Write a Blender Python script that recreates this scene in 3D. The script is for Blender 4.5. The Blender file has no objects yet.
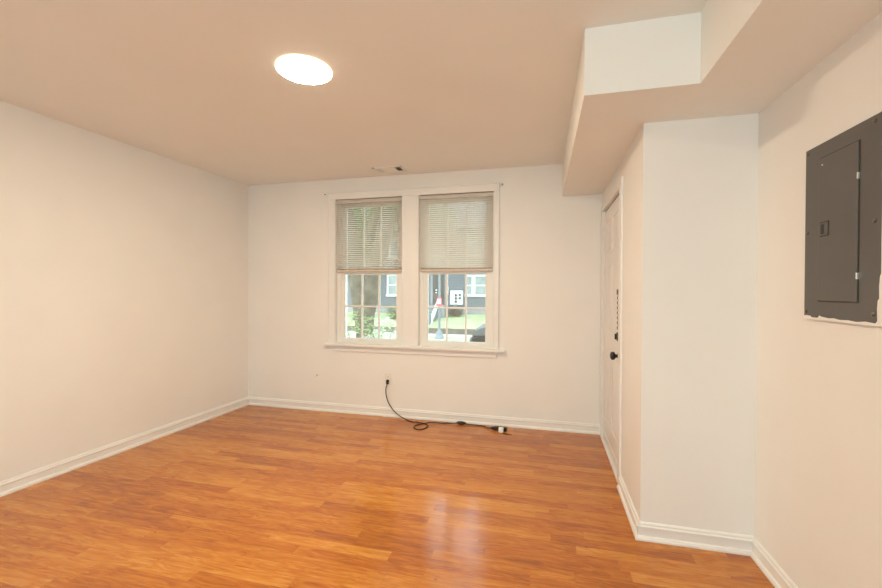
import bpy, bmesh, math, random
from mathutils import Vector, Matrix
random.seed(7)
PI = math.pi
S = bpy.context.scene
COL = S.collection

# ---------------------------------------------------------------- camera
f_px, yaw, pitch, roll, camh = 412.68, 0.2494, -0.0086, 0.0044, 1.281
F = Vector((-math.sin(yaw)*math.cos(pitch), math.cos(yaw)*math.cos(pitch), math.sin(pitch)))
R = Vector((math.cos(yaw), math.sin(yaw), 0)); U = R.cross(F)
R2 = R*math.cos(roll)+U*math.sin(roll); U2 = -R*math.sin(roll)+U*math.cos(roll)
cd = bpy.data.cameras.new('camera'); cam = bpy.data.objects.new('camera', cd); COL.objects.link(cam)
M = Matrix((R2, U2, -F)).transposed().to_4x4(); M.translation = Vector((0, 0, camh)); cam.matrix_world = M
cd.sensor_width = 36; cd.lens = 36*f_px/882; cd.clip_start = .05; cd.clip_end = 300
S.camera = cam

# ---------------------------------------------------------------- world, sun, rear fill, exposure
w = bpy.data.worlds.new('sky'); S.world = w; w.use_nodes = True
nt = w.node_tree; nt.nodes.clear()
tc = nt.nodes.new('ShaderNodeTexCoord'); sep = nt.nodes.new('ShaderNodeSeparateXYZ')
rm = nt.nodes.new('ShaderNodeValToRGB'); bg = nt.nodes.new('ShaderNodeBackground'); ow = nt.nodes.new('ShaderNodeOutputWorld')
nt.links.new(tc.outputs['Generated'], sep.inputs[0]); nt.links.new(sep.outputs['Z'], rm.inputs[0])
rm.color_ramp.elements[0].position = 0.0; rm.color_ramp.elements[0].color = (.92, .97, 1, 1)
rm.color_ramp.elements[1].position = .7; rm.color_ramp.elements[1].color = (.72, .86, 1, 1)
nt.links.new(rm.outputs[0], bg.inputs[0]); bg.inputs[1].default_value = 1.75
nt.links.new(bg.outputs[0], ow.inputs[0])
sd = bpy.data.lights.new('sun', 'SUN'); sun = bpy.data.objects.new('sun', sd); COL.objects.link(sun)
sd.energy = .6; sd.angle = R_ = math.radians(8); sd.color = (1, .96, .9)
sun.rotation_euler = (math.radians(48), 0, math.radians(-25))
# unseen area light added behind the camera for cool fill from the rear
ad = bpy.data.lights.new('rear_fill_light', 'AREA'); al = bpy.data.objects.new('rear_fill_light', ad); COL.objects.link(al)
ad.shape = 'RECTANGLE'; ad.size = 1.8; ad.size_y = 1.3; ad.energy = 22; ad.color = (.80, .95, .95)
al.location = (-.35, -2.45, 1.35); al.rotation_euler = (math.radians(104), 0, 0)
LAMP_STRENGTH = 74; LAMP_COLOR = (1, .83, .61)
vs = S.view_settings; vs.view_transform = 'Standard'; vs.look = 'None'; vs.gamma = 1; vs.use_curve_mapping = False
vs.exposure = 1.55

# ---------------------------------------------------------------- materials
def mat(name, color, rough=.5, metal=0, spec=.5, noise=None, bump=None, trans=0):
    m = bpy.data.materials.new(name); m.use_nodes = True; n = m.node_tree; b = n.nodes['Principled BSDF']
    b.inputs['Base Color'].default_value = (*color, 1); b.inputs['Roughness'].default_value = rough
    b.inputs['Metallic'].default_value = metal; b.inputs['Specular IOR Level'].default_value = spec
    t = n.nodes.new('ShaderNodeTexCoord')
    if noise:
        sc, amt = noise[0], noise[1]
        k = n.nodes.new('ShaderNodeTexNoise'); k.inputs['Scale'].default_value = sc; k.inputs['Detail'].default_value = 5
        r = n.nodes.new('ShaderNodeValToRGB'); r.color_ramp.elements[0].position = .3; r.color_ramp.elements[1].position = .7
        r.color_ramp.elements[0].color = (*[c*(1-amt) for c in color], 1)
        r.color_ramp.elements[1].color = (*[min(1, c*(1+amt)) for c in color], 1)
        n.links.new(t.outputs['Object'], k.inputs['Vector'])
        n.links.new(k.outputs['Fac'], r.inputs[0]); n.links.new(r.outputs[0], b.inputs['Base Color'])
    if bump:
        k2 = n.nodes.new('ShaderNodeTexNoise'); k2.inputs['Scale'].default_value = bump[0]; k2.inputs['Detail'].default_value = 4
        bp = n.nodes.new('ShaderNodeBump'); bp.inputs['Strength'].default_value = bump[1]; bp.inputs['Distance'].default_value = .01
        n.links.new(t.outputs['Object'], k2.inputs['Vector'])
        n.links.new(k2.outputs['Fac'], bp.inputs['Height']); n.links.new(bp.outputs[0], b.inputs['Normal'])
    if trans:
        tr = n.nodes.new('ShaderNodeBsdfTranslucent'); tr.inputs[0].default_value = (*color, 1)
        mx = n.nodes.new('ShaderNodeMixShader'); mx.inputs[0].default_value = trans
        n.links.new(b.outputs[0], mx.inputs[1]); n.links.new(tr.outputs[0], mx.inputs[2])
        n.links.new(mx.outputs[0], n.nodes['Material Output'].inputs[0])
    return m

M_WALL = mat('wall_paint', (.875, .86, .825), .55, noise=(3, .012), bump=(90, .05), spec=.3)
M_CEIL = mat('ceiling_paint', (.91, .91, .87), .75, noise=(2, .012), bump=(70, .05), spec=.2)
M_TRIM = mat('trim_paint', (.86, .85, .82), .32, noise=(8, .01))
M_DOOR = mat('door_paint', (.84, .82, .79), .3, noise=(6, .01))
M_VINYL = mat('white_vinyl', (.85, .84, .80), .35, noise=(10, .01))
M_SLAT = mat('blind_slat', (.94, .91, .87), .4, noise=(20, .01), trans=.58)
M_RAIL = mat('blind_rail', (.66, .56, .46), .4, noise=(10, .01))
M_PANEL = mat('grey_steel', (.108, .101, .092), .42, noise=(4, .05), bump=(200, .04))
M_SCREW = mat('screw_metal', (.14, .12, .10), .35, metal=.8, noise=(50, .1))
M_STEEL = mat('bright_steel', (.75, .74, .70), .25, metal=.8, noise=(50, .05))
M_BLACK = mat('black_metal', (.012, .011, .010), .3, noise=(30, .2))
M_RUBBER = mat('black_rubber', (.02, .017, .014), .45, noise=(40, .2))
M_CHAIN = mat('chain_metal', (.13, .10, .06), .3, metal=.7, noise=(40, .1))
M_PLATE = mat('outlet_plastic', (.84, .80, .72), .35, noise=(20, .01))
M_DARK = mat('dark_cavity', (.05, .035, .02), .8, noise=(20, .2))
M_WHITE = mat('white_plastic', (.88, .88, .85), .35, noise=(20, .01))
M_BARK = mat('bark', (.125, .108, .08), .9, noise=(7, .45), bump=(14, .9))
M_BARK2 = mat('pale_bark', (.32, .34, .27), .9, noise=(9, .4), bump=(14, .6))
M_LEAF = mat('leaf', (.16, .27, .07), .6, noise=(1.2, .35), trans=.4)
M_LEAFL = mat('pale_leaf', (.34, .50, .20), .6, noise=(3, .3), trans=.4)
M_LEAFB = mat('brown_leaf', (.19, .14, .09), .8, noise=(5, .3), trans=.2)
M_PETAL = mat('white_petal', (.88, .88, .86), .6, noise=(9, .04), trans=.3)
M_GRASS = mat('lawn', (.40, .46, .25), .95, noise=(1.6, .22), bump=(60, .5))
M_CONC = mat('concrete', (.46, .45, .41), .9, noise=(3, .08), bump=(40, .2))
M_ASPH = mat('asphalt', (.14, .14, .145), .9, noise=(8, .15), bump=(120, .3))
M_STONE = mat('brown_wall', (.145, .118, .09), .9, noise=(3, .3), bump=(12, .5))
M_FOUND = mat('grey_foundation', (.30, .30, .31), .9, noise=(4, .1), bump=(20, .2))
M_HWHITE = mat('house_trim', (.88, .90, .90), .5, noise=(4, .02))
M_HGLASS = mat('house_glass', (.27, .33, .33), .12, noise=(2, .25))
M_HDOOR = mat('storm_door', (.055, .055, .052), .35, noise=(2, .3))
M_SHING = mat('shingles', (.12, .12, .13), .9, noise=(6, .2))
M_POLE = mat('pole_paint', (.19, .23, .24), .45, noise=(5, .08))
M_RED = mat('sign_red', (.75, .08, .10), .4, noise=(9, .03))
M_METER = mat('meter_box', (.80, .85, .86), .4, noise=(5, .02))
M_CAR = mat('car_paint', (.035, .037, .04), .18, metal=.3, noise=(3, .1))
M_CARG = mat('car_glass', (.14, .15, .16), .06, noise=(3, .1))
M_TYRE = mat('tyre', (.03, .03, .03), .9, noise=(9, .2))
M_BRICK = None

def glass_mat():
    m = bpy.data.materials.new('window_glass'); m.use_nodes = True; n = m.node_tree; n.nodes.clear()
    o = n.nodes.new('ShaderNodeOutputMaterial'); tr = n.nodes.new('ShaderNodeBsdfTransparent'); g = n.nodes.new('ShaderNodeBsdfGlossy')
    tr.inputs[0].default_value = (.93, .97, .95, 1); g.inputs[1].default_value = .02
    fr = n.nodes.new('ShaderNodeFresnel'); fr.inputs[0].default_value = 1.5
    df = n.nodes.new('ShaderNodeBsdfDiffuse'); df.inputs[0].default_value = (.9, .9, .88, 1)   # light haze painted as a pale diffuse layer, lowers contrast outside
    m1 = n.nodes.new('ShaderNodeMixShader'); m2 = n.nodes.new('ShaderNodeMixShader')
    nz = n.nodes.new('ShaderNodeTexNoise'); nz.inputs['Scale'].default_value = 5
    mr = n.nodes.new('ShaderNodeMapRange'); mr.inputs[3].default_value = .04; mr.inputs[4].default_value = .10
    n.links.new(nz.outputs['Fac'], mr.inputs[0]); n.links.new(mr.outputs[0], m2.inputs[0])
    n.links.new(fr.outputs[0], m1.inputs[0]); n.links.new(tr.outputs[0], m1.inputs[1]); n.links.new(g.outputs[0], m1.inputs[2])
    n.links.new(m1.outputs[0], m2.inputs[1]); n.links.new(df.outputs[0], m2.inputs[2]); n.links.new(m2.outputs[0], o.inputs[0])
    return m
M_GLASS = glass_mat()

def siding_mat():
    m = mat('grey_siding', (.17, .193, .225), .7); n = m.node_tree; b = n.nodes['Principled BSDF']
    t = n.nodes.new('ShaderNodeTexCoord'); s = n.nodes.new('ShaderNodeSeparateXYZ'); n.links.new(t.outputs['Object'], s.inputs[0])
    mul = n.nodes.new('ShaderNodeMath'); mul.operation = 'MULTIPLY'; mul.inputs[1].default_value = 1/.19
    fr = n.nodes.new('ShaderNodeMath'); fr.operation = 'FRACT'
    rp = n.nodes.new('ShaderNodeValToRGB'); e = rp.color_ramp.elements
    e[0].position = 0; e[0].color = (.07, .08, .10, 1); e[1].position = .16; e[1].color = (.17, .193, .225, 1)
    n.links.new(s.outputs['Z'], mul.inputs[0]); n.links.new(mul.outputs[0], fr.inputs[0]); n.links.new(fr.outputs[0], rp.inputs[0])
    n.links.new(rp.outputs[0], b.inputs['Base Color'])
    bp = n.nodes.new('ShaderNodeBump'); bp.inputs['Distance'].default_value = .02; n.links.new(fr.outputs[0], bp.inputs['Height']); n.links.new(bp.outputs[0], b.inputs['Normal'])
    return m
M_SIDING = siding_mat()

def brick_mat():
    m = mat('red_brick', (.35, .14, .10), .9); n = m.node_tree; b = n.nodes['Principled BSDF']
    t = n.nodes.new('ShaderNodeTexCoord'); mp = n.nodes.new('ShaderNodeMapping'); mp.inputs['Rotation'].default_value = (PI/2, 0, 0)
    k = n.nodes.new('ShaderNodeTexBrick'); k.inputs['Scale'].default_value = 4; k.inputs['Color1'].default_value = (.35, .14, .1, 1)
    k.inputs['Color2'].default_value = (.28, .11, .08, 1); k.inputs['Mortar'].default_value = (.5, .46, .42, 1)
    n.links.new(t.outputs['Object'], mp.inputs[0]); n.links.new(mp.outputs[0], k.inputs[0]); n.links.new(k.outputs[0], b.inputs['Base Color'])
    return m
M_BRICK = brick_mat()

def floor_mat():
    m = bpy.data.materials.new('laminate_floor'); m.use_nodes = True; n = m.node_tree; b = n.nodes['Principled BSDF']; L = n.links
    def math_(op, a, b_=None, c=None):
        k = n.nodes.new('ShaderNodeMath'); k.operation = op
        for i, v in enumerate((a, b_, c)):
            if v is None: continue
            if isinstance(v, (int, float)): k.inputs[i].default_value = v
            else: L.new(v, k.inputs[i])
        return k.outputs[0]
    t = n.nodes.new('ShaderNodeTexCoord'); s = n.nodes.new('ShaderNodeSeparateXYZ'); L.new(t.outputs['Object'], s.inputs[0])
    x, y = s.outputs['X'], s.outputs['Y']
    SW, SL = .070, .66
    v = math_('DIVIDE', y, SW); row = math_('FLOOR', v); fv = math_('FRACT', v)
    wn = n.nodes.new('ShaderNodeTexWhiteNoise'); wn.noise_dimensions = '1D'; L.new(row, wn.inputs['W'])
    u = math_('ADD', math_('DIVIDE', x, SL), math_('MULTIPLY', wn.outputs['Value'], 7.3)); colm = math_('FLOOR', u); fu = math_('FRACT', u)
    cid = n.nodes.new('ShaderNodeCombineXYZ'); L.new(row, cid.inputs[0]); L.new(colm, cid.inputs[1])
    w2 = n.nodes.new('ShaderNodeTexWhiteNoise'); w2.noise_dimensions = '3D'; L.new(cid.outputs[0], w2.inputs['Vector'])
    tone = w2.outputs['Value']
    # grain coordinates, shifted board by board
    gc = n.nodes.new('ShaderNodeCombineXYZ'); L.new(math_('ADD', math_('MULTIPLY', x, 2.0), math_('MULTIPLY', tone, 31)), gc.inputs[0])
    L.new(math_('ADD', math_('MULTIPLY', y, 11.0), math_('MULTIPLY', tone, 17)), gc.inputs[1])
    g1 = n.nodes.new('ShaderNodeTexNoise'); g1.inputs['Scale'].default_value = 2.2; g1.inputs['Detail'].default_value = 6; g1.inputs['Distortion'].default_value = 2.2; g1.inputs['Roughness'].default_value = .62
    L.new(gc.outputs[0], g1.inputs['Vector'])
    gf = n.nodes.new('ShaderNodeCombineXYZ'); L.new(math_('ADD', math_('MULTIPLY', x, 5.0), math_('MULTIPLY', tone, 11)), gf.inputs[0]); L.new(math_('MULTIPLY', y, 90.0), gf.inputs[1])
    g2 = n.nodes.new('ShaderNodeTexNoise'); g2.inputs['Scale'].default_value = 1.6; g2.inputs['Detail'].default_value = 3
    L.new(gf.outputs[0], g2.inputs['Vector'])
    g3c = n.nodes.new('ShaderNodeCombineXYZ'); L.new(math_('ADD', math_('MULTIPLY', x, 2.4), math_('MULTIPLY', tone, 53)), g3c.inputs[0]); L.new(math_('ADD', math_('MULTIPLY', y, 30.0), math_('MULTIPLY', tone, 29)), g3c.inputs[1])
    g3 = n.nodes.new('ShaderNodeTexNoise'); g3.inputs['Scale'].default_value = 1.3; g3.inputs['Detail'].default_value = 4; g3.inputs['Distortion'].default_value = 1.1; L.new(g3c.outputs[0], g3.inputs['Vector'])
    fac = math_('ADD', math_('MULTIPLY', tone, .40), math_('ADD', math_('MULTIPLY', g1.outputs['Fac'], 1.22), math_('ADD', math_('MULTIPLY', g2.outputs['Fac'], .40), math_('MULTIPLY', g3.outputs['Fac'], .62))))
    fac = math_('SUBTRACT', fac, .825)
    r = n.nodes.new('ShaderNodeValToRGB'); e = r.color_ramp.elements
    e[0].position = .08; e[0].color = (.27, .07, .008, 1); e[1].position = .92; e[1].color = (.68, .305, .055, 1)
    k = e.new(.36); k.color = (.45, .132, .013, 1); k = e.new(.6); k.color = (.55, .195, .022, 1)
    L.new(fac, r.inputs[0])
    # dark knots
    kc = n.nodes.new('ShaderNodeCombineXYZ'); L.new(math_('MULTIPLY', x, 1.0), kc.inputs[0]); L.new(math_('MULTIPLY', y, 1.7), kc.inputs[1])
    vo = n.nodes.new('ShaderNodeTexVoronoi'); vo.inputs['Scale'].default_value = 4.2; L.new(kc.outputs[0], vo.inputs['Vector'])
    kn = n.nodes.new('ShaderNodeMapRange'); kn.inputs[1].default_value = .02; kn.inputs[2].default_value = .05; kn.inputs[3].default_value = .8; kn.inputs[4].default_value = 0
    L.new(vo.outputs['Distance'], kn.inputs[0])
    # seams
    d1 = math_('MINIMUM', fv, math_('SUBTRACT', 1, fv)); d2 = math_('MULTIPLY', math_('MINIMUM', fu, math_('SUBTRACT', 1, fu)), SL/SW)
    sm = n.nodes.new('ShaderNodeMapRange'); sm.inputs[1].default_value = 0; sm.inputs[2].default_value = .022; sm.inputs[3].default_value = .22; sm.inputs[4].default_value = 0
    L.new(math_('MINIMUM', d1, d2), sm.inputs[0])
    mx = n.nodes.new('ShaderNodeMixRGB'); L.new(math_('MAXIMUM', sm.outputs[0], kn.outputs[0]), mx.inputs[0]); L.new(r.outputs[0], mx.inputs[1]); mx.inputs[2].default_value = (.10, .03, .01, 1)
    L.new(mx.outputs[0], b.inputs['Base Color'])
    rr = n.nodes.new('ShaderNodeMapRange'); rr.inputs[3].default_value = .10; rr.inputs[4].default_value = .17; L.new(g1.outputs['Fac'], rr.inputs[0]); L.new(rr.outputs[0], b.inputs['Roughness'])
    b.inputs['Specular IOR Level'].default_value = .62
    bp = n.nodes.new('ShaderNodeBump'); bp.inputs['Strength'].default_value = .07; bp.inputs['Distance'].default_value = .004
    L.new(g2.outputs['Fac'], bp.inputs['Height']); L.new(bp.outputs[0], b.inputs['Normal'])
    return m
M_FLOOR = floor_mat()

def emis(name, col, s):
    m = bpy.data.materials.new(name); m.use_nodes = True; n = m.node_tree; b = n.nodes['Principled BSDF']
    b.inputs['Emission Color'].default_value = (*col, 1); b.inputs['Emission Strength'].default_value = s
    b.inputs['Base Color'].default_value = (.8, .8, .8, 1)
    return m

# ---------------------------------------------------------------- mesh helpers
class MB:
    """collects shapes given in world coordinates; build() links them as one mesh object"""
    def __init__(s): s.v = []; s.f = []
    def add(s, v, f):
        o = len(s.v); s.v += [tuple(p) for p in v]; s.f += [tuple(i+o for i in q) for q in f]; return s
    def box(s, x0, x1, y0, y1, z0, z1, bev=0):
        if bev:
            bm = bmesh.new(); bmesh.ops.create_cube(bm, size=1)
            for q in bm.verts: q.co = Vector(((x0+x1)/2+q.co.x*(x1-x0), (y0+y1)/2+q.co.y*(y1-y0), (z0+z1)/2+q.co.z*(z1-z0)))
            bmesh.ops.bevel(bm, geom=bm.edges[:], offset=bev, segments=2, affect='EDGES', profile=.6)
            bm.verts.index_update(); r = s.add([q.co for q in bm.verts], [[q.index for q in fc.verts] for fc in bm.faces]); bm.free(); return r
        v = [(x, y, z) for x in (x0, x1) for y in (y0, y1) for z in (z0, z1)]
        return s.add(v, [(0, 1, 3, 2), (4, 6, 7, 5), (0, 4, 5, 1), (2, 3, 7, 6), (0, 2, 6, 4), (1, 5, 7, 3)])
    def prism(s, poly, z0, z1):
        n = len(poly); v = [(x, y, z0) for x, y in poly]+[(x, y, z1) for x, y in poly]
        return s.add(v, [tuple(range(n))[::-1], tuple(range(n, 2*n))]+[(i, (i+1) % n, (i+1) % n+n, i+n) for i in range(n)])
    def loft(s, rings, caps=True):
        n = len(rings[0]); v = [p for r in rings for p in r]; f = []
        for a in range(len(rings)-1):
            for i in range(n): f.append((a*n+i, a*n+(i+1) % n, (a+1)*n+(i+1) % n, (a+1)*n+i))
        if caps: f += [tuple(range(n))[::-1], tuple(range((len(rings)-1)*n, len(rings)*n))]
        return s.add(v, f)
    def tube(s, pts, rad, n=8, smoothpath=0):
        pts = [Vector(p) for p in pts]
        if not isinstance(rad, (list, tuple)): rad = [rad]*len(pts)
        if smoothpath:
            P = []; Q = []
            for i in range(len(pts)-1):
                a = pts[max(i-1, 0)]; b = pts[i]; c = pts[i+1]; d = pts[min(i+2, len(pts)-1)]
                for k in range(smoothpath):
                    t = k/smoothpath
                    P.append(.5*((2*b)+(c-a)*t+(2*a-5*b+4*c-d)*t*t+(3*b-a-3*c+d)*t**3)); Q.append(rad[i]*(1-t)+rad[i+1]*t)
            pts = P+[pts[-1]]; rad = Q+[rad[-1]]
        rings = []; up = None
        for i, p in enumerate(pts):
            d = (pts[min(i+1, len(pts)-1)]-pts[max(i-1, 0)]).normalized()
            if up is None: up = Vector((0, 0, 1)) if abs(d.z) < .9 else Vector((1, 0, 0))
            a = d.cross(up); a = a.normalized() if a.length > 1e-6 else Vector((1, 0, 0)); c = a.cross(d).normalized(); up = c
            rings.append([p+a*math.cos(2*PI*k/n)*rad[i]+c*math.sin(2*PI*k/n)*rad[i] for k in range(n)])
        return s.loft(rings)
    def lathe(s, c, prof, axis='Z', n=32):
        """prof: (radius, distance along the axis)"""
        c = Vector(c); rings = []
        for r, h in prof:
            ring = []
            for k in range(n):
                a = 2*PI*k/n; u, w_ = max(r, 1e-4)*math.cos(a), max(r, 1e-4)*math.sin(a)
                ring.append(c+(Vector((u, w_, h)) if axis == 'Z' else Vector((h, u, w_)) if axis == 'X' else Vector((w_, h, u))))
            rings.append(ring)
        return s.loft(rings)
    def build(s, name, m, parent=None, smooth=False, **tags):
        me = bpy.data.meshes.new(name)
        org = Vector((0, 0, 0))
        q = parent
        if parent is not None:
            while q.parent: q = q.parent
            org = Vector(q.get('origin', q.location)) 
        elif tags.get('label') or tags.get('kind') == 'stuff':
            xs = [p[0] for p in s.v]; ys = [p[1] for p in s.v]; zs = [p[2] for p in s.v]
            org = Vector(((min(xs)+max(xs))/2, (min(ys)+max(ys))/2, min(zs)))
        me.from_pydata([tuple(Vector(p)-org) for p in s.v], [], s.f)
        bm = bmesh.new(); bm.from_mesh(me); bmesh.ops.recalc_face_normals(bm, faces=bm.faces); bm.to_mesh(me); bm.free()
        if smooth:
            for p in me.polygons: p.use_smooth = True
            me.set_sharp_from_angle(angle=math.radians(40))
        me.materials.append(m)
        o = bpy.data.objects.new(name, me); COL.objects.link(o)
        if parent is not None: o.parent = parent
        else: o.location = org
        for k, v in tags.items(): o['category' if k == 'cat' else k] = v
        return o

def thing(name, loc, label, cat, group=None, kind=None):
    o = bpy.data.objects.new(name, None); COL.objects.link(o); o.location = loc; o.empty_display_size = .1
    if label: o['label'] = label
    if cat: o['category'] = cat
    if group: o['group'] = group
    if kind: o['kind'] = kind
    return o

# ---------------------------------------------------------------- room dimensions
D, XL, H, ZS = 3.929, -3.217, 2.44, 2.146
XS1, YS, XS2 = .158, 1.933, .616
XC, YC, XR = .481, 2.323, .992
YR = -2.6; XLR = XL-.0219*(D-YR); XRR = XR+.0062*(YC-YR)
WO = [(-2.14, -1.405), (-1.228, -.49)]; WZ0, WZ1 = .722, 2.225

# ---------------------------------------------------------------- room shell
MB().prism([(XLR, YR), (XL, D), (1.15, D), (1.15, YR)], -.12, 0).build('floor', M_FLOOR, kind='structure')
MB().prism([(XLR-.15, YR-.15), (XL-.15, D), (1.15, D), (1.15, YR-.15)], H, H+.15).build('ceiling', M_CEIL, kind='structure')
so = MB()
ip = [(XS1, YS), (XS1-.018, D), (1.02, D), (1.02, YR), (XS2+.005, YR), (XS2, YS)]
so.prism(ip, ZS, H).build('ceiling_soffit', M_CEIL, kind='structure')
MB().prism([(XLR, YR), (XL, D), (XL-.15, D), (XLR-.15, YR)], -.12, H).build('wall_left', M_WALL, kind='structure')
MB().prism([(XR, YC-.0), (XRR, YR), (XRR+.15, YR), (XR+.15, YC)], -.12, H).build('wall_right', M_WALL, kind='structure')
bw = MB(); T = .14
x0 = XL-.15; x1 = 1.15
bw.box(x0, x1, D, D+T, -.12, WZ0); bw.box(x0, x1, D, D+T, WZ1, H+.15)
bw.box(x0, WO[0][0], D, D+T, WZ0, WZ1); bw.box(WO[0][1], WO[1][0], D, D+T, WZ0, WZ1); bw.box(WO[1][1], x1, D, D+T, WZ0, WZ1)
bw.build('wall_back', M_WALL, kind='structure')
bk = MB()
bk.box(-7, 5, D+T, D+T+.1, -1.2, WZ0-.06); bk.box(-7, 5, D+T, D+T+.1, WZ1+.02, 6)
bk.box(-7, WO[0][0]-.02, D+T, D+T+.1, WZ0-.06, WZ1+.02); bk.box(WO[0][1]+.02, WO[1][0]-.02, D+T, D+T+.1, WZ0-.06, WZ1+.02); bk.box(WO[1][1]+.02, 5, D+T, D+T+.1, WZ0-.06, WZ1+.02)
bk.build('wall_outside', M_BRICK, kind='structure')
rw = MB()
rw.box(XLR-.15, 1.15, YR-.15, YR, -.12, .6); rw.box(XLR-.15, 1.15, YR-.15, YR, 2.1, H)
rw.box(XLR-.15, -1.3, YR-.15, YR, .6, 2.1); rw.box(.6, 1.15, YR-.15, YR, .6, 2.1)
rw.box(-1.3, .6, YR-.15, YR-.13, .6, 2.1)  # blanked-off opening added behind the rear fill light
rw.build('wall_rear', M_WALL, kind='structure')
# alcove block that carries the entry door
DY0, DY1, DZ = 2.975, 3.838, 1.972
ab = MB()
ab.box(XC, 1.1, YC, DY0, 0, ZS); ab.box(XC, 1.1, DY1, D, 0, ZS); ab.box(XC, 1.1, DY0, DY1, DZ, ZS); ab.box(XC+.07, 1.1, DY0, DY1, 0, DZ)
ab.build('wall_alcove', M_WALL, kind='structure')

# baseboards with a shoe moulding, mitred at the corners
PROF = [(0, 0), (.026, 0), (.026, .009), (.021, .019), (.014, .023), (.0125, .058), (.0165, .061), (.0165, .069), (.011, .074), (.010, .082), (.004, .088), (0, .088)]
def baseboard(name, pts, prev=None, nxt=None):
    a, b = Vector(pts[0]), Vector(pts[1])
    def nrm(p, q): d = (q-p).normalized(); return Vector((d.y, -d.x))
    n0 = nrm(a, b)
    def off(pt, other):
        if other is None: return lambda d: pt+n0*d
        n1 = other; bis = n0+n1; k = bis/(bis.dot(n0)); return lambda d: pt+k*d
    fa = off(a, nrm(Vector(prev), a) if prev else None); fb = off(b, nrm(b, Vector(nxt)) if nxt else None)
    MB().loft([[(*fa(d), z) for d, z in PROF], [(*fb(d), z) for d, z in PROF]]).build(name, M_TRIM, kind='structure')
A_, B_, C_ = (XLR, YR), (XL, D), (XC, D); E_, F_, G_, H_ = (XC, 2.885), (XC, YC), (XR, YC), (XRR, YR)
baseboard('baseboard_left', (A_, B_), None, C_); baseboard('baseboard_back', (B_, C_), A_)
baseboard('baseboard_alcove_side', (E_, F_), None, G_); baseboard('baseboard_alcove_front', (F_, G_), E_, H_); baseboard('baseboard_right', (G_, H_), F_)

# ---------------------------------------------------------------- windows
def casing_profile(mb, x0, x1, z0, z1, y=D, t=.016):
    mb.box(x0, x1, y-t, y, z0, z1, .004)
tr = MB()
cw = .076
casing_profile(tr, WO[0][0]-.012-cw+.004, WO[0][0], WZ0+.002, WZ1-.0005)
casing_profile(tr, WO[1][1], WO[1][1]+.052, WZ0+.002, WZ1-.0005)
casing_profile(tr, WO[0][1], WO[1][0], WZ0+.002, WZ1-.0005)
tr.box(WO[0][0]-.084, WO[1][1]+.052, D-.0162, D, WZ1-.0, WZ1+.075, .004)
tr.box(WO[0][0]-.090, WO[1][1]+.058, D-.024, D, WZ1+.066, WZ1+.082, .004)       # small cap moulding
for x in (WO[0][0]-.084, WO[1][1]+.046): tr.box(x-.005, x+.011, D-.0235, D, WZ0+.002, WZ1+.065, .004)   # back band
for x in (WO[0][0]-.012, WO[0][1]+.004, WO[1][0]-.012, WO[1][1]+.004): tr.box(x, x+.008, D-.0215, D-.001, WZ0+.002, WZ1-.001, .002)   # inner bead
tr.build('trim_1', M_TRIM, kind='structure')
st = MB(); st.box(-2.243, -.372, D-.052, D+.0, .700, WZ0+.004, .005)
for a_, b_ in WO: st.box(a_+.0005, b_-.0005, D-.01, D+.06, WZ0-.01, WZ0+.0036)
st.build('trim_2', M_TRIM, kind='structure')
MB().box(-2.166, -.452, D-.016, D, .642, .6995, .004).build('trim_3', M_TRIM, kind='structure')

def window(idx, ox0, ox1):
    t = thing('window_%d' % idx, (ox0, D, WZ0), None, None, kind='structure')
    fr = MB(); y0, y1 = D+.035, D+.125
    fr.box(ox0, ox0+.03, y0, y1, WZ0, WZ1); fr.box(ox1-.03, ox1, y0, y1, WZ0, WZ1); fr.box(ox0+.03, ox1-.03, y0+.0005, y1, WZ1-.03, WZ1); fr.box(ox0+.03, ox1-.03, y0+.0005, y1+.03, WZ0, WZ0+.018)
    for s, xx in ((1, ox0+.03), (-1, ox1-.03)): fr.box(min(xx, xx+s*.008), max(xx, xx+s*.008), y0+.005, y0+.012, WZ0, WZ1); fr.box(min(xx, xx+s*.008), max(xx, xx+s*.008), y0+.046, y0+.052, WZ0, WZ1)
    fr.build('window_frame', M_VINYL, t)
    def sash(yc, z0, z1, rb, rt, name):
        m = MB(); a, b = ox0+.0295, ox1-.0295; st_ = .0505; ya, yb = yc-.015, yc+.015
        m.box(a, a+st_, ya, yb, z0, z1, .004); m.box(b-st_, b, ya, yb, z0, z1, .004)
        m.box(a+st_-.003, b-st_+.003, ya+.0008, yb-.0008, z0, z0+rb, .003); m.box(a+st_-.003, b-st_+.003, ya+.0008, yb-.0008, z1-rt, z1, .003)
        s_ = m.build(name, M_VINYL, t)
        ga, gb, gz0, gz1 = a+st_, b-st_, z0+rb, z1-rt
        MB().box(ga-.004, gb+.004, yc-.003, yc+.003, gz0-.004, gz1+.004).build('glass', M_GLASS, s_)
        q = MB()
        for k in (1, 2): xm = ga+(gb-ga)*k/3; q.box(xm-.008, xm+.008, yc-.009, yc+.009, gz0-.002, gz1+.002)
        zm = (gz0+gz1)/2
        if name == 'lower_sash': q.box(ga-.002, gb+.002, yc-.0095, yc+.0095, zm-.008, zm+.008)
        q.build('muntins', M_VINYL, s_)
        return s_
    lo = sash(D+.062, WZ0+.018, 1.488, .038, .046, 'lower_sash')
    sash(D+.100, 1.450, WZ1-.03, .036, .04, 'upper_sash')
    lk = MB(); xm = (ox0+ox1)/2; lk.box(xm-.03, xm+.03, D+.05, D+.075, 1.488, 1.500, .003); lk.lathe((xm, D+.06, 1.493), [(.010, 0), (.010, .014), (.006, .018)], n=12)
    lk.build('sash_lock', M_WHITE, lo)
window(1, *WO[0]); window(2, *WO[1])

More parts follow.
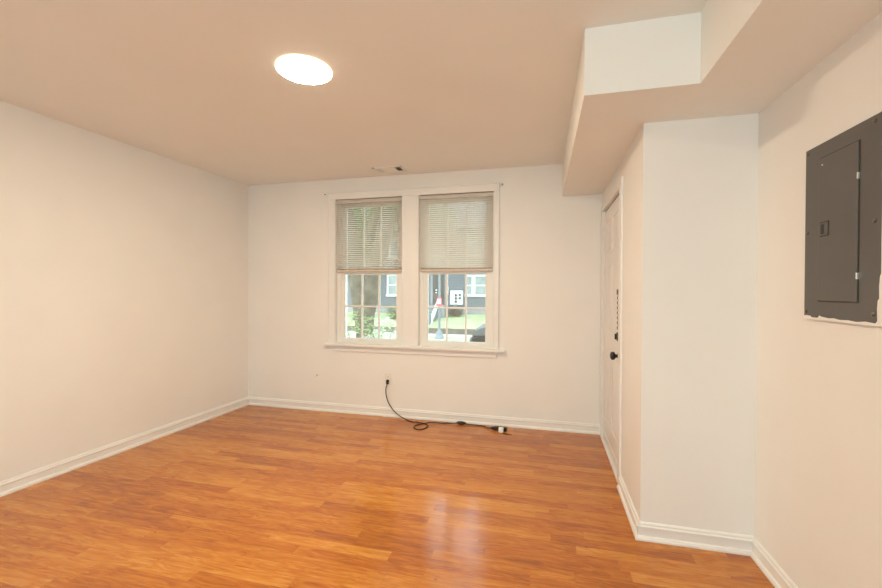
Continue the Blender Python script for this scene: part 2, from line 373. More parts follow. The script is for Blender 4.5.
def blind(ox0, ox1, tilt, label, wand_side):
    c = thing('mini_blind', ((ox0+ox1)/2, D+.018, 1.470), label, 'blind')
    y = D+.018; a, b = ox0+.004, ox1-.004
    h = MB(); h.box(a, b, y-.018, y+.012, 2.187, 2.213, .002); h.build('headrail', M_RAIL, c)
    v = MB(); v.box(a-.002, b+.002, y-.023, y-.019, 2.183, 2.2165, .0015); v.build('valance', M_SLAT, c)
    n = 34; z0, z1 = 1.512, 2.174; s = MB()
    for i in range(n):
        z = z0+(z1-z0)*i/(n-1); rings = []
        for xx in (a+.004, b-.004):
            ring = []
            for k in range(5):
                u = -.0125+.025*k/4; cr = .0016*(1-(u/.0125)**2)
                ring.append((xx, y+u*math.cos(tilt)-cr*math.sin(tilt), z+u*math.sin(tilt)+cr*math.cos(tilt)))
            for k in range(4, -1, -1):
                p = ring[k]; ring.append((xx, p[1]+.0003*math.sin(tilt), p[2]-.0003))
            rings.append(ring)
        s.loft(rings)
    s.build('slats', M_SLAT, c)
    bt = MB(); bt.box(a+.002, b-.002, y-.015, y+.013, 1.470, 1.490, .003)
    for k in range(5): bt.box(a+.003, b-.003, y-.0125, y+.0125, 1.492+k*.0028, 1.4932+k*.0028)
    bt.build('bottom_rail', M_RAIL, c)
    l = MB()
    for xx in (a+.10, b-.10, (a+b)/2): 
        for yy in (y-.0135, y+.0135): l.tube([(xx, yy, 1.48), (xx, yy, 2.19)], .0007, 5)
    l.build('ladder_cord', M_WHITE, c)
    return c
blind(*WO[0], math.radians(36), 'white mini blind with slats tilted half open, raised halfway up the left window', 0)
blind(*WO[1], math.radians(51), 'white mini blind with slats tilted nearly shut, raised halfway up the right window', 1)

# nails beside the window head, and one low on the wall
for (x, z, lb) in ((-2.262, 2.285, 'small dark nail in the wall at the upper left corner of the window trim'),
                   (-.405, 2.285, 'small dark nail in the wall at the upper right corner of the window trim')):
    MB().lathe((x, D, z), [(.003, 0), (.003, -.012), (.007, -.012), (.006, -.016)], 'Y', 10).build('wall_nail', M_SCREW, label=lb, cat='nail')
cp = MB().lathe((-2.36, D, .374), [(.010, 0), (.010, -.003), (.006, -.004), (.006, -.014), (.003, -.014)], 'Y', 14)
cp.build('cable_connector', M_STEEL, label='tiny metal cable connector on the wall low between the left corner and the window', cat='connector')

# ---------------------------------------------------------------- entry door (in the side of the alcove)
dr = thing('door_1', (XC, DY0, 0), None, None, kind='structure')
dx = XC+.014
sl = MB(); sl.box(dx, dx+.04, DY0+.004, DY1-.004, .022, DZ-.010)
sl.build('door_slab', M_DOOR, dr)
pn = MB(); wdt = DY1-DY0
for (za, zb) in ((1.60, 1.86), (.96, 1.50), (.20, .80)):
    for (fa, fb) in ((.13, .46), (.54, .87)):
        ya, yb = DY0+wdt*fa, DY0+wdt*fb
        for (p, q, r_, s_) in ((ya, yb, za, za+.014), (ya, yb, zb-.014, zb), (ya, ya+.014, za+.0145, zb-.0145), (yb-.014, yb, za+.0145, zb-.0145)): pn.box(dx-.004, dx+.001, p, q, r_, s_, .0015)
        pn.box(dx-.003, dx+.001, ya+.035, yb-.035, za+.035, zb-.035, .0012)
pn.build('raised_panel', M_DOOR, dr)
kn = MB(); ky, kz = 3.07, .832
kn.lathe((dx, ky, kz), [(.034, 0), (.034, -.005), (.030, -.009), (.014, -.011), (.011, -.022), (.014, -.027), (.024, -.032), (.029, -.040), (.029, -.048), (.024, -.056), (.012, -.061), (0, -.062)], 'X', 28)
kn.build('door_handle', M_BLACK, dr, smooth=True)
db = MB(); db.lathe((dx, 3.085, .965), [(.034, 0), (.034, -.006), (.030, -.016), (.018, -.020), (0, -.020)], 'X', 24); db.box(dx-.030, dx-.018, 3.079, 3.091, .945, .985, .002)
db.build('deadbolt', M_BLACK, dr, smooth=True)
hg = MB()
for z in (.25, 1.0, 1.775):
    hg.tube([(XC-.006, DY1+.002, z-.045), (XC-.006, DY1+.002, z+.045)], .0065, 10); hg.tube([(XC-.006, DY1+.002, z+.045), (XC-.006, DY1+.002, z+.055)], [.005, .002], 8)
hg.build('hinge', M_DOOR, dr)
sw = MB(); sw.box(dx-.006, dx+.002, DY0+.01, DY1-.01, .022, .075, .002); sw.build('door_sweep', M_TRIM, dr)
dc = MB()
dc.box(XC-.011, XC, DY0-.09, DY0-.004, 0, DZ+.0035, .002); dc.box(XC-.0145, XC, DY0-.095, DY0-.078, 0, DZ+.052, .003); dc.box(XC-.0125, XC, DY0-.010, DY0-.001, 0, DZ, .002)
dc.box(XC-.011, XC, DY1+.004, D-.002, .0, DZ+.0035, .002)
dc.box(XC-.011, XC, DY0-.09, D-.002, DZ+.004, DZ+.048, .004)
dc.build('trim_4', M_TRIM, kind='structure')
MB().box(XC-.012, XC+.06, DY0, DY1, 0, .016, .003).build('trim_5', M_TRIM, kind='structure')
ga = MB(); ga.box(dx+.004, dx+.006, DY0, DY1, DZ-.012, DZ); ga.build('door_gap', M_DARK, dr)
# chain lock
ck = thing('door_chain_lock', (XC-.006, 3.05, 1.27), 'brass toned chain lock hanging down on the white entry door', 'chain lock')
b_ = MB(); b_.box(dx-.010, dx, 3.03, 3.11, 1.250, 1.300, .003); b_.box(dx-.022, dx-.006, 3.04, 3.075, 1.258, 1.292, .002); b_.build('slide_plate', M_CHAIN, ck)
lk = MB(); zc = 1.252; yy = 3.035
i = 0
while zc > 1.03:
    r1, r2 = .0075, .011; pts = []
    for k in range(13):
        a = 2*PI*k/12
        pts.append((dx-.0145+(r1*math.cos(a) if i % 2 else 0), yy+(0 if i % 2 else r1*math.cos(a)), zc+r2*math.sin(a)))
    lk.tube(pts, .0028, 6); zc -= .017; i += 1
lk.build('chain', M_CHAIN, ck)

# ---------------------------------------------------------------- ceiling light
lc = Vector((-1.24, 1.935, H))
cl = thing('ceiling_light', lc, 'round flush white disc light glowing on the ceiling', 'ceiling light')
MB().lathe(lc, [(.137, 0), (.137, -.004), (.05, -.0045)], n=64).build('base_plate', M_WHITE, cl, smooth=True)
MB().lathe(lc, [(.138, -.0035), (.1425, -.004), (.1425, -.0075), (.140, -.0085)], n=64).build('rim', emis('lamp_rim', LAMP_COLOR, .9), cl, smooth=True)
MB().lathe(lc, [(.1405, -.0078), (.138, -.0092), (.12, -.0104), (.07, -.0112), (.001, -.0116)], n=64).build('diffuser', emis('lamp_diffuser', LAMP_COLOR, LAMP_STRENGTH), cl, smooth=True)

# ---------------------------------------------------------------- ceiling vent
vx0, vx1, vy0, vy1 = -1.605, -1.315, 3.635, 3.80
vt = thing('ceiling_vent', ((vx0+vx1)/2, (vy0+vy1)/2, H), 'white metal ceiling vent register near the wall above the windows', 'vent')
m = MB(); z0 = H-.007
m.box(vx0, vx1, vy0, vy0+.022, z0, H, .002); m.box(vx0, vx1, vy1-.022, vy1, z0, H, .002); m.box(vx0, vx0+.022, vy0, vy1, z0, H, .002); m.box(vx1-.022, vx1, vy0, vy1, z0, H, .002)
m.box(vx1-.085, vx1-.078, vy0+.02, vy1-.02, z0, H); m.box(vx0+.078, vx0+.085, vy0+.02, vy1-.02, z0, H)
m.build('frame', M_CEIL, vt)
m = MB(); m.box(vx0+.02, vx1-.02, vy0+.02, vy1-.02, H-.0015, H); m.build('cavity', M_DARK, vt)
m = MB()
for k in range(8):
    y = vy0+.026+k*.0155; m.add([(vx0+.085, y, H-.002), (vx1-.085, y, H-.002), (vx1-.085, y+.013, z0), (vx0+.085, y+.013, z0), (vx0+.085, y+.001, H-.002), (vx1-.085, y+.001, H-.002), (vx1-.085, y+.014, z0), (vx0+.085, y+.014, z0)], [(0, 1, 2, 3), (4, 5, 6, 7), (0, 4, 5, 1), (2, 6, 7, 3), (0, 3, 7, 4), (1, 5, 6, 2)])
for xa, sgn in ((vx0+.024, -1), (vx1-.024, 1)):
    for k in range(4):
        x = xa+(k if xa < -1.5 else -k)*.015; m.add([(x, vy0+.022, z0), (x, vy1-.022, z0), (x-sgn*.006, vy1-.022, H-.002), (x-sgn*.006, vy0+.022, H-.002), (x+.001, vy0+.022, z0), (x+.001, vy1-.022, z0), (x+.001-sgn*.006, vy1-.022, H-.002), (x+.001-sgn*.006, vy0+.022, H-.002)], [(0, 1, 2, 3), (4, 5, 6, 7), (0, 4, 5, 1), (2, 6, 7, 3), (0, 3, 7, 4), (1, 5, 6, 2)])
m.build('louvers', M_CEIL, vt)

# ---------------------------------------------------------------- electrical panel
X = XR+.0025
ep = thing('electrical_panel', (X, 1.756, 1.187), 'dark grey metal breaker panel cover on the right wall', 'electrical panel')
ep['origin'] = (X, 1.756, 1.187); ep.location = (X, 1.735, 1.188); ep.scale = (1, .988, .988)
y0, y1, z0, z1 = 1.554, 1.946, 1.181, 1.837
MB().box(X-.012, X, y0, y1, z0, z1, .002).build('cover', M_PANEL, ep)
g = MB()   # recess line around the door
for (a, b, c, d) in ((1.651, 1.860, 1.245, 1.2475), (1.651, 1.860, 1.7805, 1.783), (1.651, 1.6545, 1.245, 1.783), (1.858, 1.860, 1.245, 1.783)): g.box(X-.0126, X-.011, a, b, c, d)
g.build('door_seam', M_DARK, ep)
dd = MB().box(X-.0165, X-.0118, 1.6555, 1.857, 1.2485, 1.7795, .002).build('door', M_PANEL, ep)
lt = MB()
for (a, b, c, d) in ((1.797, 1.842, 1.490, 1.496), (1.797, 1.842, 1.532, 1.538), (1.797, 1.802, 1.490, 1.538), (1.837, 1.842, 1.490, 1.538)): lt.box(X-.0195, X-.016, a, b, c, d, .001)
lt.build('latch', M_PANEL, dd)
MB().box(X-.0172, X-.016, 1.794, 1.845, 1.487, 1.541).build('latch_recess', M_DARK, dd)
MB().box(X-.0180, X-.016, 1.823, 1.835, 1.498, 1.530).build('latch_slot', M_BLACK, dd)
MB().box(X-.0185, X-.016, 1.803, 1.820, 1.497, 1.531, .001).build('latch_tongue', M_PANEL, dd)
for z in (1.335, 1.665): MB().box(X-.0185, X-.012, 1.651, 1.657, z-.011, z+.011, .001).build('hinge', M_STEEL, ep)
MB().lathe((X-.0165, 1.835, 1.752), [(.004, 0), (.003, -.002), (0, -.0025)], 'X', 10).build('rivet', M_STEEL, dd)
for (y, z) in ((1.932, 1.820), (1.590, 1.818), (1.928, 1.512), (1.586, 1.505), (1.932, 1.206), (1.588, 1.212)):
    MB().lathe((X-.012, y, z), [(.0075, 0), (.0075, -.001), (.005, -.0035), (0, -.004)], 'X', 14).build('screw', M_SCREW, ep, smooth=True)
# wall paint lapping over the lower and right edges of the cover
pl = [(1.949, 1.188), (1.93, 1.191), (1.905, 1.190), (1.898, 1.184), (1.86, 1.184), (1.850, 1.194), (1.842, 1.190), (1.80, 1.186), (1.77, 1.188), (1.74, 1.184), (1.70, 1.186), (1.66, 1.183), (1.62, 1.187), (1.5780, 1.184), (1.5705, 1.192), (1.5720, 1.23), (1.5700, 1.255), (1.5640, 1.262), (1.5650, 1.30), (1.5620, 1.33), (1.5575, 1.34), (1.5580, 1.45), (1.5560, 1.60), (1.5590, 1.64), (1.5565, 1.72), (1.5610, 1.735), (1.5580, 1.75), (1.5560, 1.80), (1.5560, 1.836), (1.5460, 1.836), (1.5460, 1.176), (1.949, 1.176)]
q = MB(); n_ = len(pl)
q.add([(X-.0128, y, z) for y, z in pl]+[(X-.001, y, z) for y, z in pl], [tuple(range(n_)), tuple(range(n_, 2*n_))[::-1]]+[(i, (i+1) % n_, (i+1) % n_+n_, i+n_) for i in range(n_)])
q.build('paint_edge', M_TRIM, ep)

# ---------------------------------------------------------------- outlet, cord, adapter strip
ox, oz = -1.548, .383
ot = thing('wall_outlet', (ox, D, oz), 'white duplex wall outlet below the windows with a black plug in it', 'outlet')
MB().box(ox-.035, ox+.035, D-.006, D, oz-.057, oz+.057, .003).build('cover_plate', M_PLATE, ot)
for s_, h_ in ((1, .021), (-1, .021)):
    q = MB(); q.lathe((ox, D-.006, oz+s_*h_), [(.0165, 0), (.0165, -.002), (.015, -.003), (0, -.003)], 'Y', 20); r_ = q.build('receptacle', M_WHITE, ot)
    q = MB(); q.box(ox-.007, ox-.005, D-.0095, D-.006, oz+s_*h_-.004, oz+s_*h_+.006); q.box(ox+.005, ox+.007, D-.0095, D-.006, oz+s_*h_-.004, oz+s_*h_+.006); q.lathe((ox, D-.006, oz+s_*h_-.009), [(.003, 0), (.003, -.0033)], 'Y', 8); q.build('slot', M_DARK, r_)
ec = thing('extension_cord', (-1.1, 3.8, 0), 'black extension cord running from the wall outlet down along the floor with a loop', 'cord')
q = MB(); q.lathe((ox, D-.0105, oz-.021), [(.013, 0), (.016, -.006), (.016, -.022), (.011, -.030), (.007, -.034), (0, -.034)], 'Y', 18); q.box(ox-.013, ox+.011, D-.038, D-.014, oz-.052, oz-.018, .004)
q.build('plug', M_BLACK, ec, smooth=True)
yb = D-.032
path = [(ox-.002, D-.03, oz-.045), (ox-.014, D-.034, .285), (ox-.010, D-.036, .22), (ox+.018, D-.040, .145), (ox+.075, D-.046, .075), (ox+.145, D-.060, .030), (ox+.225, D-.085, .008),
        (-1.265, 3.808, .006), (-1.18, 3.80, .006), (-1.105, 3.770, .0075), (-1.068, 3.71, .006), (-1.085, 3.64, .006), (-1.135, 3.61, .006), (-1.182, 3.645, .006), (-1.185, 3.71, .006), (-1.13, 3.775, .008), (-1.05, 3.812, .013), (-.95, 3.835, .006), (-.86, 3.852, .010), (-.81, 3.862, .014)]
MB().tube(path, .0048, 10, 8).build('cable', M_RUBBER, ec, smooth=True)
MB().loft([[(x, 3.863+w_*math.cos(a*PI/6), .016+h_*math.sin(a*PI/6)) for a in range(12)] for x, w_, h_ in ((-.822, .008, .008), (-.81, .018, .012), (-.795, .025, .0155), (-.765, .025, .0155), (-.75, .018, .012), (-.738, .008, .008))]).build('inline_switch', M_BLACK, ec)
MB().tube([(-.745, 3.862, .014), (-.70, 3.858, .008), (-.62, 3.862, .006), (-.55, 3.845, .006), (-.52, 3.815, .007), (-.48, 3.795, .014)], .0048, 10, 8).build('tail_cable', M_RUBBER, ec, smooth=True)
q = MB(); q.loft([[(x, y+s1*w_, z0_+s2*h_) for s1, s2 in ((-1, -1), (1, -1), (1, 1), (-1, 1))] for x, y, w_, z0_, h_ in ((-.49, 3.795, .006, .014, .006), (-.46, 3.793, .014, .0165, .012), (-.45, 3.792, .020, .0175, .0165), (-.345, 3.788, .021, .0175, .0165), (-.339, 3.788, .018, .0175, .014))])
q.build('socket_block', M_BLACK, ec)
sk = thing('charger_adapter', (-.388, 3.745, 0), 'small white cube power adapter plugged into the end of the black extension cord', 'adapter')
MB().box(-.409, -.367, 3.728, 3.767, .001, .041, .004).build('body', M_WHITE, sk)
MB().box(-.396, -.380, 3.7272, 3.729, .016, .024).build('port', M_PLATE, sk)
MB().tube([(-.375, 3.715, .004), (-.35, 3.705, .0035), (-.31, 3.695, .0035), (-.285, 3.69, .0035)], .003, 8, 4).build('loose_wire', M_RUBBER, label='short dark piece of wire lying on the floor beside the white adapter', cat='wire')

# ================================================================ OUTSIDE
# ground: near yard, street, verge, sidewalk, low wall, rising lawn
GZ = -1.3
MB().add([(-40, D+.24, -.62), (30, D+.24, -.62), (30, 11.5, -.95), (-40, 11.5, -.95), (-40, D+.24, -1.6), (30, D+.24, -1.6), (30, 11.5, -1.6), (-40, 11.5, -1.6)], [(0, 1, 2, 3), (4, 5, 6, 7), (0, 1, 5, 4), (2, 3, 7, 6), (1, 2, 6, 5), (0, 3, 7, 4)]).build('ground_near_lawn', M_GRASS, kind='structure')
MB().box(-40, 30, 11.5, 20.9, -1.6, GZ-.12).build('ground_street', M_ASPH, kind='structure')
MB().box(-40, 30, 20.9, 21.15, -1.6, GZ+.0).build('ground_kerb', M_CONC, kind='structure')
MB().box(-40, 30, 21.15, 22.3, -1.6, GZ).build('ground_verge', M_GRASS, kind='structure')
MB().box(-40, 30, 22.3, 23.7, -1.6, GZ+.01).build('ground_sidewalk', M_CONC, kind='structure')
MB().box(-7.0, 30, 23.7, 23.95, -1.6, -.98).build('ground_garden_wall', M_STONE, kind='structure')
MB().box(-40, -8.7, 23.7, 23.95, -1.6, -.98).build('ground_garden_wall_left', M_STONE, kind='structure')
def lawn(x0, x1, name):
    MB().add([(x0, 23.95, -.98), (x1, 23.95, -.98), (x1, 28.05, -.36), (x0, 28.05, -.36), (x0, 23.95, -1.6), (x1, 23.95, -1.6), (x1, 28.05, -1.6), (x0, 28.05, -1.6)], [(0, 1, 2, 3), (4, 5, 6, 7), (0, 1, 5, 4), (2, 3, 7, 6), (1, 2, 6, 5), (0, 3, 7, 4)]).build(name, M_GRASS, kind='structure')
lawn(-7.0, 30, 'ground_far_lawn'); lawn(-40, -8.7, 'ground_far_lawn_left')
MB().box(-40, 30, 28.05, 60, -1.6, -.4).build('ground_back', M_GRASS, kind='structure')

# house across the street
HY = 28.0
hs = thing('house', (-6, 32, -.4), 'grey sided house with white windows across the street, seen through both windows', 'house')
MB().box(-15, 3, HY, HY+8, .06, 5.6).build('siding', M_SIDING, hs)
MB().box(-14.9, 2.9, HY+.03, HY+7.9, -.6, .06).build('foundation', M_FOUND, hs)
MB().add([(-15.5, HY-.5, 5.5), (3.5, HY-.5, 5.5), (3.5, HY+8.5, 5.5), (-15.5, HY+8.5, 5.5), (-15.5, HY+4, 8.2), (3.5, HY+4, 8.2)], [(0, 1, 5, 4), (2, 3, 4, 5), (0, 4, 3), (1, 2, 5), (0, 1, 2, 3)]).build('roof', M_SHING, hs)
def hwin(x0, x1, z0, z1, split=None):
    m = MB(); t_ = .11
    m.box(x0-t_, x0, HY-.06, HY+.02, z0-t_, z1+t_); m.box(x1, x1+t_, HY-.06, HY+.02, z0-t_, z1+t_); m.box(x0-t_, x1+t_, HY-.06, HY+.02, z1, z1+t_); m.box(x0-t_-.05, x1+t_+.05, HY-.12, HY+.02, z0-t_*1.3, z0)
    m.box(x0, x1, HY-.04, HY+.01, (z0+z1)/2-.04, (z0+z1)/2+.04)
    if split is not None: m.box(split-.12, split+.12, HY-.06, HY+.02, z0, z1)
    w_ = m.build('window', M_HWHITE, hs)
    MB().box(x0, x1, HY-.02, HY+.01, z0, z1).build('pane', M_HGLASS, w_)
hwin(-11.05, -10.45, .98, 2.35); hwin(-5.27, -3.98, 1.02, 2.25, -4.83); hwin(-1.5, -.2, 1.0, 2.4)
for x in (-13.2, -10.9, -8.0, -5.2, -1.4): hwin(x, x+1.0, 3.7, 5.0)
m = MB(); m.box(-7.72, -6.85, HY-.06, HY+.02, .34, 2.5); m.build('front_door', M_HDOOR, hs)
m = MB(); m.box(-7.86, -7.72, HY-.08, HY+.02, .30, 2.62); m.box(-6.85, -6.76, HY-.08, HY+.02, .30, 2.62); m.box(-7.86, -6.76, HY-.08, HY+.02, 2.5, 2.62); m.build('door_frame', M_FOUND, hs)
m = MB(); m.lathe((-7.45, HY-.06, 1.30), [(.07, 0), (.07, -.05), (0, -.09)], 'Y', 10); m.lathe((-7.45, HY-.06, 1.12), [(.06, 0), (.06, -.03), (0, -.05)], 'Y', 10); m.build('door_knob', M_STEEL, hs)
m = MB(); m.box(-6.70, -6.58, HY-.14, HY, 1.2, 1.55, .02); m.lathe((-6.64, HY-.10, 1.02), [(.09, 0), (.05, .10), (.09, .18)], n=8); m.build('wall_lantern', M_PLATE, hs)
fs = thing('front_steps', (-7.5, 26, -1), 'grey front steps with white railings rising to the dark front door of the far house', 'steps')
m = MB(); m.box(-8.35, -6.6, HY-1.25, HY-.01, -.6, .26); m.build('porch', M_FOUND, fs)
for k in range(5): MB().box(-8.25, -7.05, HY-1.25-.30*(k+1), HY-1.25-.30*k, -1.3, .26-.17*(k+1)).build('step', M_POLE, fs)
for xx in (-8.28, -7.02):
    m = MB()
    P0, P1 = (xx, HY-1.25, .72), (xx, HY-2.75, -.25)
    m.tube([P0, P1], .035, 6)
    for k in range(8):
        t_ = k/7; y = HY-1.25-1.5*t_; m.tube([(xx, y, .72-.97*t_), (xx, y, .22-1.15*t_)], .02 if k % 7 else .045, 6)
    m.build('railing', M_HWHITE, fs)
MB().box(-8.7, -7.0, 23.7, HY-2.75, -1.6, -.9).build('ground_path', M_CONC, kind='structure')

mt = thing('meter_cabinet', (-5.99, HY-.2, .30), 'white metal meter cabinet with dark round meters on the far grey house wall', 'cabinet')
MB().box(-6.43, -5.55, HY-.22, HY-.005, .30, 1.28, .03).build('box', M_METER, mt)
for (x, z) in ((-6.02, .96), (-5.74, .98), (-6.02, .74), (-5.74, .76), (-6.02, .52)): MB().lathe((x, HY-.22, z), [(.085, 0), (.085, -.05), (.06, -.09), (0, -.09)], 'Y', 14).build('meter', M_HDOOR, mt)
MB().box(-6.2, -6.0, HY-.15, HY-.005, -.4, .30).build('conduit', M_FOUND, mt)

# leaves helper
def leaves(n, fn, size, droop=.5):
    m = MB()
    for _ in range(n):
        p = Vector(fn()); a = random.uniform(0, 2*PI); d = Vector((math.cos(a), math.sin(a), random.uniform(-droop, .4))).normalized()
        s_ = d.cross(Vector((random.uniform(-.5, .5), random.uniform(-.5, .5), 1))).normalized(); L_ = size*random.uniform(.6, 1.3); W_ = L_*.32
        nn = d.cross(s_)*L_*.12
        m.add([p, p+d*L_*.5+s_*W_+nn, p+d*L_, p+d*L_*.5-s_*W_+nn], [(0, 1, 2), (0, 2, 3)])
    return m
def ell(c, r):
    def fn():
        while True:
            v = Vector((random.uniform(-1, 1), random.uniform(-1, 1), random.uniform(-1, 1)))
            if .3 < v.length < 1: return (c[0]+v.x*r[0], c[1]+v.y*r[1], c[2]+v.z*r[2])
    return fn

# big street tree in the near yard
bt = thing('street_tree', (-5.07, 11.0, -.95), 'large forked grey brown tree outside the left window', 'tree')
m = MB()
m.tube([(-5.10, 11, -1.05), (-5.09, 11, -.6), (-5.08, 11, .1), (-5.09, 11, .7), (-5.13, 11.0, 1.2)], [.42, .32, .275, .29, .31], 14, 4)
m.tube([(-5.13, 11, .4), (-5.20, 11, 1.0), (-5.33, 11.0, 1.9), (-5.65, 11.1, 3.2), (-6.2, 11.3, 5.2), (-6.5, 11.6, 8)], [.20, .27, .27, .24, .18, .08], 12, 4)
m.tube([(-5.02, 11, .4), (-4.93, 11, 1.0), (-4.75, 11.0, 1.9), (-4.35, 10.9, 3.2), (-4.0, 10.9, 5.0), (-3.9, 11.2, 7.5)], [.20, .25, .26, .22, .17, .08], 12, 4)
m.build('trunk', M_BARK, bt, smooth=True)
for pts, rr in (([(-4.4, 10.9, 3.1), (-3.9, 11.6, 3.9), (-3.9, 12.4, 4.8)], [.14, .09, .04]), ([(-5.6, 11.1, 3.0), (-6.9, 10.9, 3.6), (-8.4, 10.6, 4.3)], [.15, .10, .04]), ([(-5.0, 11, 2.6), (-4.8, 11.5, 4.2), (-4.9, 12, 6.0)], [.14, .10, .04])):
    MB().tube(pts, rr, 8, 4).build('branch', M_BARK, bt, smooth=True)
MB().tube([(-3.95, 10.9, 5.0), (-3.2, 10.8, 5.3), (-2.3, 10.7, 5.5), (-1.5, 10.6, 5.1)], [.08, .055, .04, .02], 8, 4).build('branch', M_BARK, bt, smooth=True)  # branch added to carry the leaf clusters that shape the floor glare
f_ = MB()
for c, r, n_ in (((-6.2, 11.2, 5.2), (2.2, 1.8, 1.5), 2600), ((-4.5, 11.6, 5.4), (1.5, 1.6, 1.5), 1900), ((-5.6, 12.0, 6.8), (2.2, 2.0, 1.4), 1700), ((-8.2, 10.7, 4.4), (1.3, 1.2, .9), 900), ((-3.8, 10.8, 5.1), (.6, .6, .9), 380), ((-2.36, 10.7, 5.0), (.11, .3, 1.2), 260), ((-1.95, 10.7, 4.15), (.3, .4, .35), 120), ((-2.75, 10.7, 6.3), (.4, .4, .45), 150), ((-1.30, 10.6, 4.9), (.38, .6, 1.1), 420), ((-4.3, 11.6, 3.7), (1.4, 1.0, .7), 600)):  # small right-hand clusters are added to break up window glare on the floor
    q = leaves(n_, ell(c, r), .20); f_.add(q.v, q.f)
f_.build('foliage', M_LEAF, bt)

# shrubs in front of the tree
def shrub(name, loc, r, n_, size, m_, label, stems, flowers=None):
    t = thing(name, loc, label, 'shrub')
    s_ = MB()
    for k in range(stems):
        a = random.uniform(0, 2*PI); s_.tube([loc, (loc[0]+math.cos(a)*r[0]*.3, loc[1]+math.sin(a)*r[1]*.3, loc[2]+r[2]*.9), (loc[0]+math.cos(a)*r[0]*.7, loc[1]+math.sin(a)*r[1]*.6, loc[2]+r[2]*1.5)], [.018, .012, .005], 5, 2)
    s_.build('stems', M_BARK, t)
    c = (loc[0], loc[1], loc[2]+r[2]*1.05)
    leaves(n_, ell(c, r), size).build('foliage', m_, t)
    if flowers:
        q = MB()
        for _ in range(flowers):
            p = Vector(ell(c, [v*1.03 for v in r])()); q2 = leaves(14, ell(p, (.06, .06, .045)), .055); q.add(q2.v, q2.f)
        q.build('blossoms', M_PETAL, t)
shrub('leafy_shrub', (-4.72, 9.9, -.9), (.62, .4, .84), 420, .11, M_LEAFL, 'pale green leafy shrub in front of the forked tree trunk', 9)
shrub('flowering_shrub', (-3.72, 9.2, -.86), (.52, .4, .74), 420, .085, M_LEAFL, 'shrub with white blossoms right of the forked tree trunk', 8, 130)
shrub('brown_shrub', (-5.95, 27.3, -.55), (.48, .3, .36), 500, .13, M_LEAFB, 'low brown shrub under the white meter cabinet', 6)
shrub('hedge_shrub', (-9.6, 26.2, -.75), (.9, .6, .55), 700, .16, M_LEAF, 'dark green shrub on the lawn by the far grey house', 6)

# white trellis and marker post by the left edge of the left window
tl = MB(); tx = -4.72; ty = 9.0
for xx in (tx, tx+.10): tl.box(xx-.010, xx+.010, ty-.01, ty+.01, -.88, 2.3)
for k in range(19): tl.box(tx, tx+.10, ty-.006, ty+.006, -.7+k*.16, -.7+k*.16+.028)
tl.build('garden_trellis', M_HWHITE, label='narrow white ladder trellis standing left of the forked tree', cat='trellis')
MB().box(-4.50, -4.40, 8.95, 9.05, -.88, .27, .01).build('marker_post', M_HWHITE, label='short white post beside the white ladder trellis', cat='post')

# slim tree on the far lawn by the front door
sl_ = thing('slender_tree', (-7.5, 24.6, -.8), 'slender pale barked tree leaning before the dark front door across the street', 'tree')
MB().tube([(-7.5, 24.6, -.95), (-7.48, 24.6, .3), (-7.32, 24.6, 1.4), (-7.05, 24.6, 2.6), (-6.9, 24.6, 4.2), (-6.9, 24.6, 6)], [.14, .12, .11, .10, .08, .04], 8, 4).build('trunk', M_BARK2, sl_, smooth=True)
MB().tube([(-7.47, 24.6, .5), (-7.6, 24.6, 1.5), (-7.65, 24.6, 2.6), (-7.9, 24.6, 4.2)], [.06, .055, .05, .03], 7, 4).build('branch', M_BARK2, sl_, smooth=True)
leaves(2600, ell((-7.2, 24.6, 5.4), (1.9, 1.3, 1.9)), .28).build('foliage', M_LEAF, sl_)
for (x, y, h_) in ((-12.5, 25.6, 5.2), (-1.0, 25.6, 5.0)):
    t_ = thing('lawn_tree', (x, y, -.7), 'leafy green tree on the far lawn ' + ('left of' if x < -5 else 'right of') + ' the slender pale tree', 'tree')
    MB().tube([(x, y, -.8), (x+.1, y, 1.5), (x-.1, y, 3.4), (x, y, 5)], [.2, .16, .12, .05], 8, 4).build('trunk', M_BARK, t_, smooth=True)
    leaves(3000, ell((x, y, h_), (2.2, 1.6, 2.0)), .3).build('foliage', M_LEAF, t_)

# lamp post with a flared base and small sign
lp = thing('street_lamp', (-5.56, 21.5, GZ), 'grey green street lamp post with a flared base across the street', 'street lamp')
MB().lathe((-5.56, 21.5, GZ), [(.27, 0), (.27, .05), (.22, .10), (.19, .28), (.13, .38), (.075, .45), (.07, .6)], n=12).build('base', M_POLE, lp, smooth=True)
MB().lathe((-5.56, 21.5, GZ+.45), [(.068, 0), (.05, 7.2)], n=12).build('pole', M_POLE, lp, smooth=True)
MB().tube([(-5.56, 21.5, GZ+7.6), (-5.56, 21.1, GZ+8.0), (-5.56, 20.2, GZ+8.2)], .045, 8, 4).build('arm', M_POLE, lp, smooth=True)
MB().box(-5.68, -5.44, 19.7, 20.4, GZ+8.12, GZ+8.26, .04).build('lamp_head', M_POLE, lp)
sg = thing('street_sign', (-5.56, 21.4, .45), 'small white sign with red border strapped to the street lamp post', 'sign')
m = MB(); m.add([(-5.72, 21.40, .45), (-5.38, 21.40, .45), (-5.43, 21.40, .90), (-5.67, 21.40, .90), (-5.72, 21.42, .45), (-5.38, 21.42, .45), (-5.43, 21.42, .90), (-5.67, 21.42, .90)], [(0, 1, 2, 3), (4, 5, 6, 7), (0, 1, 5, 4), (1, 2, 6, 5), (2, 3, 7, 6), (3, 0, 4, 7)]); m.build('red_border', M_RED, sg)
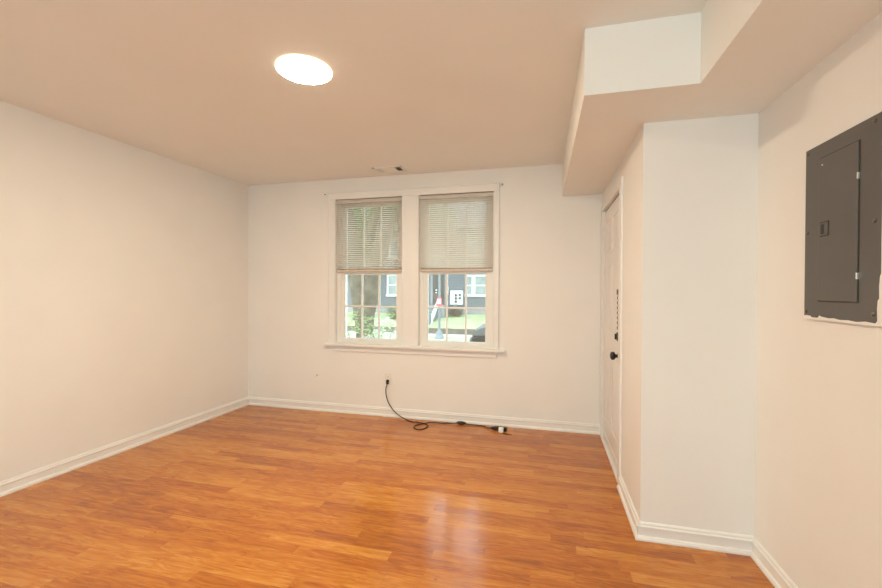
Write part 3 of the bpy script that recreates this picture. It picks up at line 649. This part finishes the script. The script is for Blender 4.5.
m = MB(); m.add([(-5.66, 21.392, .55), (-5.44, 21.392, .55), (-5.475, 21.392, .83), (-5.625, 21.392, .83), (-5.66, 21.401, .55), (-5.44, 21.401, .55), (-5.475, 21.401, .83), (-5.625, 21.401, .83)], [(0, 1, 2, 3), (4, 5, 6, 7), (0, 1, 5, 4), (1, 2, 6, 5), (2, 3, 7, 6), (3, 0, 4, 7)]); m.build('white_face', M_HWHITE, sg)

# parked car
cz = GZ-.12; cx0 = -2.98; cy0, cy1 = 16.2, 17.9
cr = thing('parked_car', (cx0+2.1, 17.0, cz), 'dark parked car at the lower right corner of the right window', 'car')
def carloft(side, z_off=0, inset=0):
    m = MB(); rings = []
    for yy, k in ((cy0, .90), (cy0+.12, .985), (cy0+.45, 1), (cy1-.45, 1), (cy1-.12, .985), (cy1, .90)):
        rings.append([(cx0+2.1+(x-2.1)*(1-(1-k)*.25), yy, cz+.25+(z-.25)*k) for x, z in side])
    return m.loft(rings)
body = [(.06, .25), (0, .45), (.02, .72), (.10, .86), (.5, .93), (1.4, .97), (3.3, .96), (4.0, .90), (4.17, .75), (4.2, .45), (4.12, .25)]
m = carloft(body); m.build('body', M_CAR, cr, smooth=True)
m = MB(); cab = [(.10, .90), (.25, 1.16), (.50, 1.33), (.85, 1.42), (1.5, 1.47), (2.2, 1.42), (2.9, 1.0), (3.1, .92)]
m.loft([[(cx0+x, yy, cz+.9+(z-.9)*k) for x, z in cab] for yy, k in ((cy0+.10, .7), (cy0+.22, .97), (cy0+.5, 1), (cy1-.5, 1), (cy1-.22, .97), (cy1-.10, .7))]); m.build('cabin', M_CARG, cr, smooth=True)
m = MB(); m.box(cx0+.7, cx0+2.1, cy0+.26, cy1-.26, cz+1.44, cz+1.485, .02); m.box(cx0+1.45, cx0+1.55, cy0+.09, cy0+.20, cz+.93, cz+1.38, .01); m.build('roof', M_CAR, cr)
for x in (.85, 3.35):
    for yy, s_ in ((cy0-.02, 1), (cy1+.02, -1)):
        w_ = MB().lathe((cx0+x, yy, cz+.32), [(.20, s_*.0), (.31, 0), (.33, s_*.03), (.33, s_*.2), (.20, s_*.2)], 'Y', 20).build('wheel', M_TYRE, cr, smooth=True)
        MB().lathe((cx0+x, yy-s_*.005, cz+.32), [(.20, 0), (.19, s_*.02), (.05, s_*.0), (0, s_*.0)], 'Y', 16).build('hubcap', M_STEEL, w_)
for ya in (cy0+.12, cy1-.42): MB().box(cx0+.0, cx0+.06, ya, ya+.30, cz+.66, cz+.80, .015).build('headlight', M_STEEL, cr)
